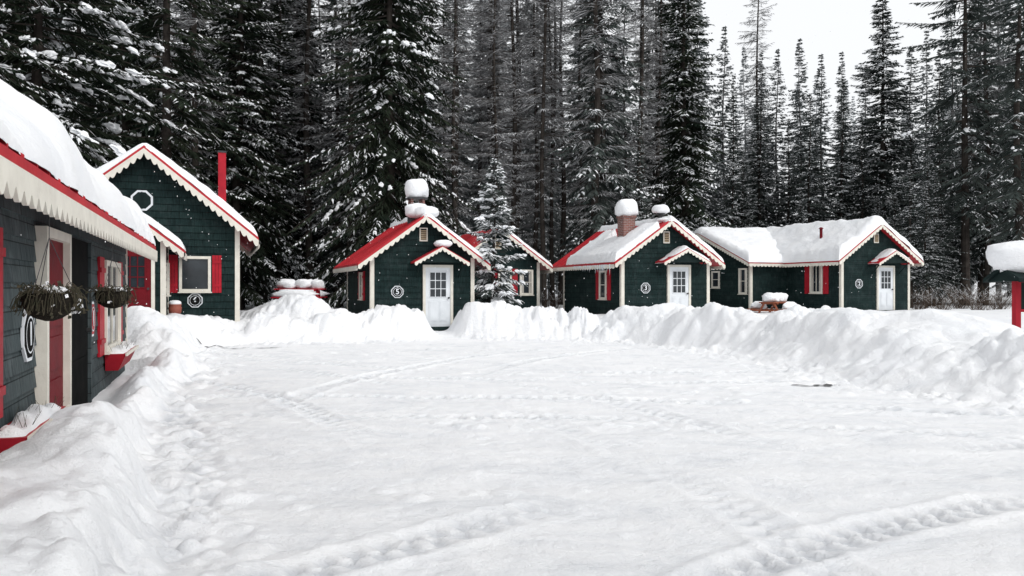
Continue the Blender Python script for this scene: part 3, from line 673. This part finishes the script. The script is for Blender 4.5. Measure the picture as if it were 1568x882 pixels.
# ---------------------------------------------------------------- trees
def nrm(a): return a/np.maximum(1e-6,np.linalg.norm(a,axis=-1,keepdims=True))
def conifer(name,seed,H,R,zb,spacing=.38,nb=6,step=.13,kw=.05,snow=.35,mats=None,elev=(.35,-.35),droop=.25,r0=.22,pexp=.8,twl=.42,thin=1.,snowh=.05,lumps=0,lumpsize=.2,ragged=.35):
    rg=np.random.default_rng(seed);mats=mats or [NE,BK,SN]
    VV=[];QQ=[];QM=[];TT=[];TM=[];off=0
    ks=8;nr=14;zz=np.linspace(-.5,H,nr);th=np.arange(ks)*2*np.pi/ks
    rr=r0*(1-np.clip(zz/H,0,1)*.96);wob=.12*np.sin(zz*.35+seed)
    P=np.stack([rr[:,None]*np.cos(th)+wob[:,None],rr[:,None]*np.sin(th)+0*wob[:,None],zz[:,None]+0*th],-1).reshape(-1,3)
    i=np.arange(nr*ks).reshape(nr,ks);j=np.roll(i,-1,1)
    q=np.stack([i[:-1],j[:-1],j[1:],i[1:]],-1).reshape(-1,4);VV.append(P);QQ.append(q);QM.append(np.full(len(q),1));off+=len(P)
    z=[];c=zb
    while c<H-.15: 
        z.append(c);c+=spacing*rg.uniform(.7,1.3)*(.6+.4*(1-(c/H)))
    z=np.repeat(np.array(z),nb)+rg.uniform(-.2,.2,len(z)*nb)*spacing
    keep=rg.random(len(z))<thin;z=z[keep];n=len(z)
    f=np.clip((z-zb)/(H-zb),0,1)
    az=rg.uniform(0,2*np.pi,n)
    side=1+.25*np.sin(az*2+seed)+.2*np.sin(z*1.3+az+seed)
    l=np.maximum(.12,R*(1-f)**pexp*(1-ragged+ragged*1.6*rg.random(n))*side*np.clip(.55+f*4,0,1))
    el=elev[1]+(elev[0]-elev[1])*f+rg.normal(0,.1,n)
    dr=droop*(1-.6*f)*rg.uniform(.6,1.4,n)
    nt=np.maximum(3,(l/step).astype(int));bi=np.repeat(np.arange(n),nt)
    st=np.concatenate([[0],np.cumsum(nt)[:-1]]);loc=np.arange(len(bi))-st[bi]
    t=(loc+rg.random(len(bi)))/nt[bi]
    t=.12+.88*t
    D=np.stack([np.cos(az),np.sin(az),0*az],-1)
    def spine(b,t): return np.stack([D[b,0]*l[b]*t,D[b,1]*l[b]*t,z[b]+l[b]*(t*np.tan(el[b])-dr[b]*t*t+.5*dr[b]*t**4)],-1)
    for k in range(3):
        b=np.arange(n);p=spine(b,np.full(n,k/3.));q2=spine(b,np.full(n,(k+1)/3.))
        up=np.zeros((n,3));up[:,2]=(.028*(1-k/3.5))*np.clip(l/2,.4,1.3)
        P=np.stack([p-up,q2-up*.6,q2+up*.6,p+up],1).reshape(-1,3);q=np.arange(len(P)).reshape(-1,4)+off
        VV.append(P);QQ.append(q);QM.append(np.full(n,1));off+=len(P)
    bs=rg.random(n)**1.3*1.6
    for s in (-1,1,0):
        b=bi;
        if s==0:
            m_=rg.random(len(bi))<.6;b=bi[m_];tt=t[m_]
        else: tt=np.clip(t+rg.uniform(-.03,.03,len(bi)),.08,1)
        p=spine(b,tt);tan=nrm(spine(b,tt+.02)-p);per=np.stack([-D[b,1],D[b,0],0*D[b,0]],-1)
        phi=rg.uniform(.55,1.15,len(b))*s+(rg.normal(0,.25,len(b)) if s==0 else 0)
        d=tan*np.cos(phi)[:,None]+per*np.sin(phi)[:,None];d[:,2]-=rg.uniform(.05,.55,len(b));d=nrm(d)
        tl=(twl*np.minimum(l[b],2.2)*(1-tt)*.9+.16)*rg.uniform(.6,1.3,len(b))
        wv=nrm(np.cross(d,np.array([0,0,1.])));uv=np.cross(wv,d);ro=rg.normal(0,.6,len(b))
        wv=wv*np.cos(ro)[:,None]+uv*np.sin(ro)[:,None]
        ww=(kw*rg.uniform(.7,1.4,len(b)))[:,None]
        mid=p+d*(tl*.4)[:,None];tip=p+d*tl[:,None];tip[:,2]-=.06*tl
        P=np.stack([p,mid-wv*ww,tip,mid+wv*ww],1).reshape(-1,3);q=np.arange(len(P)).reshape(-1,4)+off
        VV.append(P);QQ.append(q);QM.append(np.zeros(len(q)));off+=len(P)
        cl=.55+.8*vn(p[:,0]*.9,p[:,1]*.9,p[:,2]*.9,seed+5)
        mk=rg.random(len(b))<snow*bs[b]*np.clip(cl,0,2)*(.35+.65*tt)
        if mk.any():
            p=p[mk];mid=mid[mk];tip=tip[mk];d=d[mk];ww=ww[mk];k=len(p)
            fw=nrm(np.cross(d,np.array([0,0,1.])))*ww*rg.uniform(.8,1.4,(k,1))
            c0=p*.8+tip*.2;lift=np.array([0,0,.015])
            ap=(p+tip)/2;ap[:,2]+=snowh*rg.uniform(.6,1.5,k)
            e=p*.12+tip*.88
            P=np.stack([c0+lift,mid-fw+lift,e+lift,mid+fw+lift,ap],1).reshape(-1,3);o=np.arange(k)*5+off
            T=np.concatenate([np.stack([o+a,o+bb,o+4],-1) for a,bb in ((0,1),(1,2),(2,3),(3,0))])
            VV.append(P);TT.append(T);TM.append(np.full(len(T),2));off+=len(P)
    if lumps:
        ku,kv=9,6
        A=[]
        for jj in range(kv+1):
            ph=-math.pi/2+math.pi*jj/kv
            for ii in range(ku):
                a=2*math.pi*ii/ku;A.append((math.cos(ph)*math.cos(a),math.cos(ph)*math.sin(a),math.sin(ph)))
        A=np.array(A);q0=np.array([(jj*ku+ii,jj*ku+(ii+1)%ku,(jj+1)*ku+(ii+1)%ku,(jj+1)*ku+ii) for jj in range(kv) for ii in range(ku)])
        for k in range(lumps):
            b=rg.integers(0,n);t0=rg.uniform(.45,.95)
            if l[b]<min(.8,R*.3): continue
            for sub in range(rg.integers(2,6)):
                tt=min(1,t0+rg.uniform(-.14,.14))
                p=spine(np.array([b]),np.array([tt]))[0]+np.array([-D[b,1],D[b,0],0])*rg.normal(0,.8)*lumpsize;s=lumpsize*rg.uniform(.35,1.)
                sc=np.array([s*rg.uniform(.7,1.2),s*rg.uniform(.6,1.1),s*rg.uniform(.35,.6)])
                nn=1+.55*vn(A[:,0]*2.2+k*3.3+sub,A[:,1]*2.2,A[:,2]*2.2,k)
                G=A*nn[:,None]*sc;ca,sa_=math.cos(az[b]),math.sin(az[b])
                sl=np.tan(el[b])-2*dr[b]*tt
                G=np.stack([G[:,0]*ca-G[:,1]*sa_,G[:,0]*sa_+G[:,1]*ca,G[:,2]+G[:,0]*sl*.8],-1)+p+np.array([0,0,.03+sc[2]*.4])
                VV.append(G);QQ.append(q0+off);QM.append(np.full(len(q0),2));off+=len(G)
    V=np.concatenate(VV);Q=np.concatenate(QQ);Qm=np.concatenate(QM)
    T=np.concatenate(TT) if TT else np.zeros((0,3));Tm=np.concatenate(TM) if TM else np.zeros(0)
    return bigmesh(name,V,Q,Qm,T,Tm,mats)
def tree(name,me,x,y,rot=0,s=1,parent=None,sz=None,z=None,tilt=0):
    o=bpy.data.objects.new(name,me);zz=z if z is not None else (gz(x,y)-.1)
    o.location=(x,y,zz);o.rotation_euler=(tilt,0,rot);o.scale=(s,s,sz or s);return link(o,parent)
def px(p,D): return (p-784)/1220.*D
def swap2(me,mats,nm):
    idx=np.zeros(len(me.polygons),np.int32);me.polygons.foreach_get('material_index',idx)
    c=me.copy();c.name=nm;c.materials.clear()
    for m in mats: c.materials.append(m)
    c.polygons.foreach_set('material_index',idx);return c
h1=conifer('spruce_big',1,27,4.9,1.5,.36,7,.11,.042,.62,None,(.3,-.5),.3,.3,.62,lumps=220,lumpsize=.19)
tree('spruce_tree',h1,px(598,37),37,.6,.82,sz=1.05)
h2=conifer('pine_snowy',2,22,5.2,3.0,.42,6,.10,.04,.75,None,(.35,-.35),.35,.3,.55,lumps=360,lumpsize=.26,ragged=.6)
tree('pine_tree',h2,px(60,29),29,1.0,.95)
tree('pine_tree',h2,px(-130,24),24,3.1,1.0)
tree('pine_tree',h2,px(190,38),38,4.4,.9)
h3=conifer('spruce_snowy',3,26,3.4,1.2,.36,7,.11,.042,1.0,None,(.3,-.45),.3,.26,.8,lumps=110,lumpsize=.15)
h3b=swap2(h3,[NE1,BK,SN],'spruce_dust_haze')  # paler needle colour also paints haze onto the right-hand spruce
tree('spruce_tree',h3,px(365,40),40,.4,1.0)
tree('spruce_tree',h3,px(1048,48),48,2.2,1.0)
tree('spruce_tree',h3b,px(1352,56),56,4.2,1.15,sz=.86)
tree('spruce_tree',h3,px(455,46),46,5.2,.9)
h4=conifer('pine_dark',4,26,3.6,5,.5,5,.11,.045,.6,None,(.3,-.3),.35,.26,.5,lumps=30,lumpsize=.15,ragged=.7,thin=.75)
h4b=swap2(h4,[NE1,BK,SN],'pine_dust_haze')  # same paler needles, haze painted onto the right-hand pines
tree('pine_tree',h4b,px(1478,47),47,1.2,1.0)
tree('pine_tree',h4b,px(1560,42),42,3.2,.9)
tree('pine_tree',h4,px(255,34),34,2.0,1)
sm=conifer('young_spruce',5,5.9,1.35,.2,.20,6,.06,.024,2.6,[NE1,BK,SN],(.5,-.15),.30,.06,.72,twl=.42,snowh=.045,lumps=190,lumpsize=.11,ragged=.6,thin=.85)
tree('young_spruce_tree',sm,px(758,28.3),28.3,0,1)
A=[conifer('forest_spruce_%d'%k,20+k,26,[2.8,2.4,3.1,2.1][k],[2,1.5,2.5,4][k],.45,6,.17,.058,[1.0,1.2,.9,1.1][k],[NE if k%2 else NE1,BK,SN],(.3,-.45),.28,.2,.8) for k in range(4)]
LM=[TW,BK,SN]
Bm=[conifer('forest_larch_%d'%k,40+k,29,[1.7,1.4,2.0][k],[6,8,4][k],.36,4,.17,.016,1.8,LM,(.35,-.1),.12,[.17,.15,.2][k],.45,twl=.55,snowh=.02,ragged=.6) for k in range(3)]
A2=[swap2(m,[NE2,BK2,SN],m.name+'_frost_haze') for m in A];A3=[swap2(m,[NE3,BK3,SN2],m.name+'_hazy') for m in A]  # far forest copies: snowfall haze painted into needle and bark colours
A15=[swap2(m,[NE1,BK,SN],m.name+'_dust_haze') for m in A]  # snow-dusted copies whose lighter needles also stand in for haze
FO=empty('forest',(0,0,0))
rnd=random.Random(11)
def put(me,x,y,s,sz): 
    tree('tree',me,x,y,rnd.uniform(0,6.28),s,FO,sz,z=.5,tilt=rnd.uniform(-.02,.02))
def ok(x,y):
    lx=(x-15.3)*CU+(y-37)*SU;ly=-(x-15.3)*SU+(y-37)*CU
    if -5<lx<7 and -4<ly<15: return False
    return True
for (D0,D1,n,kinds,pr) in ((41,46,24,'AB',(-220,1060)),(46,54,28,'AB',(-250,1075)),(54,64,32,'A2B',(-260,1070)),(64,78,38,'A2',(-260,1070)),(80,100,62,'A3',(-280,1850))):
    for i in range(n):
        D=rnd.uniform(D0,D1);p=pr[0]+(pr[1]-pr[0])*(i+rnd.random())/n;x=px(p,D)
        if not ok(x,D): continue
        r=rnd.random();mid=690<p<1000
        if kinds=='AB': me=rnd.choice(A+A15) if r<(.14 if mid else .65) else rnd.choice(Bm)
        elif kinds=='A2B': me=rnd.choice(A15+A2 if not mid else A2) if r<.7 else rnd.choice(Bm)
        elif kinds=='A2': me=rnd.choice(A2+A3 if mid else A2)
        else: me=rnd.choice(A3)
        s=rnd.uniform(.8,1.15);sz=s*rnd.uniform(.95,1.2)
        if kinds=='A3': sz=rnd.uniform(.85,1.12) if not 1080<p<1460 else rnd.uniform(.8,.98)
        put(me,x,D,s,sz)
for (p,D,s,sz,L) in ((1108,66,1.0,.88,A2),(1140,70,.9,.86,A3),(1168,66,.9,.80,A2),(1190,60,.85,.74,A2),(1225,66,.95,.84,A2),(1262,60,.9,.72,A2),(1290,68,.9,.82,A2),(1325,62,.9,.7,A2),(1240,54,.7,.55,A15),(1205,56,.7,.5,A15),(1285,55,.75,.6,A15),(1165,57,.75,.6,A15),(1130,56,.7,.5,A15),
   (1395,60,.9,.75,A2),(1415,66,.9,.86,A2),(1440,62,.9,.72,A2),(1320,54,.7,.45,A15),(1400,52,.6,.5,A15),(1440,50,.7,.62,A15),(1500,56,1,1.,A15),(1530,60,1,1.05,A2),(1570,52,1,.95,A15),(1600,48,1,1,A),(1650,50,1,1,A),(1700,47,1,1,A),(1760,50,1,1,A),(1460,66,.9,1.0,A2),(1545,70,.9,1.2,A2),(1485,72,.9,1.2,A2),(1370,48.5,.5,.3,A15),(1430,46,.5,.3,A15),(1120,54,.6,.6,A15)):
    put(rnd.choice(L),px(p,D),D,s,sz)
for (p,D) in ((755,47),(766,50),(787,44),(832,43),(911,42),(976,46),(700,44),(1160,62),(1512,50),(640,52),(470,43),(300,38),(405,42),(860,52),(1010,55)):
    put(rnd.choice(Bm),px(p,D),D,rnd.uniform(.9,1.15),rnd.uniform(1,1.2))
for i in range(46):
    p=rnd.uniform(-150,1700);D=rnd.uniform(42,58);x=px(p,D)
    if not ok(x,D): continue
    put(rnd.choice(A15),x,D,rnd.uniform(.35,.55),rnd.uniform(.22,.42))
def shrub(x,y,r,h,n,seed):
    mb=MB();rd=random.Random(seed)
    for i in range(n):
        t=rd.uniform(0,6.28);q=Vector((rd.uniform(-.3,.3)*r,rd.uniform(-.3,.3)*r,0));d=Vector((math.cos(t)*r,math.sin(t)*r,h))*rd.uniform(.5,1)
        p1=q+d*.5+Vector((rd.uniform(-.1,.1),rd.uniform(-.1,.1),.1));mb.cyl(q,p1,.009,.006,'twig',4);p2=q+d;mb.cyl(p1,p2,.006,.003,'twig',4)
        for k in range(3):
            p3=p1.lerp(p2,rd.random());mb.cyl(p3,p3+Vector((rd.uniform(-.25,.25),rd.uniform(-.25,.25),rd.uniform(.05,.3))),.004,.002,'twig' if k else M['snow'],4)
    o=mb.obj('bare_shrub');o.location=(x,y,gz(x,y)-.05)
for k,(p,D,r,h) in enumerate(((1410,40,.9,1.3),(1440,39,1.1,1.1),(1470,41,1.0,1.4),(1500,38,1.1,1.1),(1530,40,1,1.2),(845,36,.8,1.1))): shrub(px(p,D),D,r,h,60,k)
rg=np.random.default_rng(3);n=2600
D=rg.uniform(5,30,n);x=rg.uniform(-.8,.8,n)*D;zz=rg.uniform(0.3,11,n);C=np.stack([x,D,zz],-1)
O6=np.array([(1,0,0),(-1,0,0),(0,1,0),(0,-1,0),(0,0,1.3),(0,0,-1.3)],float)
V=(C[:,None,:]+O6[None]*(rg.uniform(.0006,.00095,n)*np.sqrt(D)*2.4)[:,None,None]*1.0).reshape(-1,3);b0=(np.arange(n)*6)[:,None,None]
T=(b0+np.array([(0,2,4),(2,1,4),(1,3,4),(3,0,4),(2,0,5),(1,2,5),(3,1,5),(0,3,5)])[None]).reshape(-1,3)
link(bpy.data.objects.new('falling_snow',bigmesh('falling_snow',V,np.zeros((0,4)),np.zeros(0),T,np.zeros(len(T)),[SN])))

# ---------------------------------------------------------------- world, sun, camera
wd=bpy.data.worlds.new('World');scene.world=wd;wd.use_nodes=True;nt=wd.node_tree;bg=nt.nodes['Background']
sk=N(nt,'ShaderNodeTexSky',sky_type='NISHITA');sk.sun_disc=False;sk.sun_elevation=math.radians(40);sk.sun_rotation=math.radians(125);sk.dust_density=4;sk.air_density=1.5
hs=N(nt,'ShaderNodeHueSaturation');hs.inputs['Saturation'].default_value=.12;hs.inputs['Value'].default_value=1.0
nt.links.new(sk.outputs[0],hs.inputs['Color'])
mx=N(nt,'ShaderNodeMix',data_type='RGBA');mx.inputs[0].default_value=.7;mx.inputs[7].default_value=(8.2,8.35,8.55,1)
nt.links.new(hs.outputs[0],mx.inputs[6]);nt.links.new(mx.outputs[2],bg.inputs['Color']);bg.inputs['Strength'].default_value=.144
sl=bpy.data.lights.new('sun','SUN');sl.energy=1.1;sl.angle=math.radians(14);sl.color=(1,.985,.96)
so=bpy.data.objects.new('sun',sl);link(so)
az=math.radians(125);el=math.radians(40)
dv=Vector((math.sin(az)*math.cos(el),math.cos(az)*math.cos(el),math.sin(el)))
so.rotation_euler=dv.to_track_quat('Z','Y').to_euler()
cam=bpy.data.cameras.new('camera');cam.lens=28;cam.sensor_width=36;cam.clip_end=2000;cam.clip_start=.05
co=bpy.data.objects.new('camera',cam);co.location=(0,0,1.6);co.rotation_euler=(math.pi/2,0,0);link(co);scene.camera=co
scene.view_settings.view_transform='Standard';scene.view_settings.look='None';scene.view_settings.exposure=0
print('POLYS',sum(len(m.polygons) for m in bpy.data.meshes))
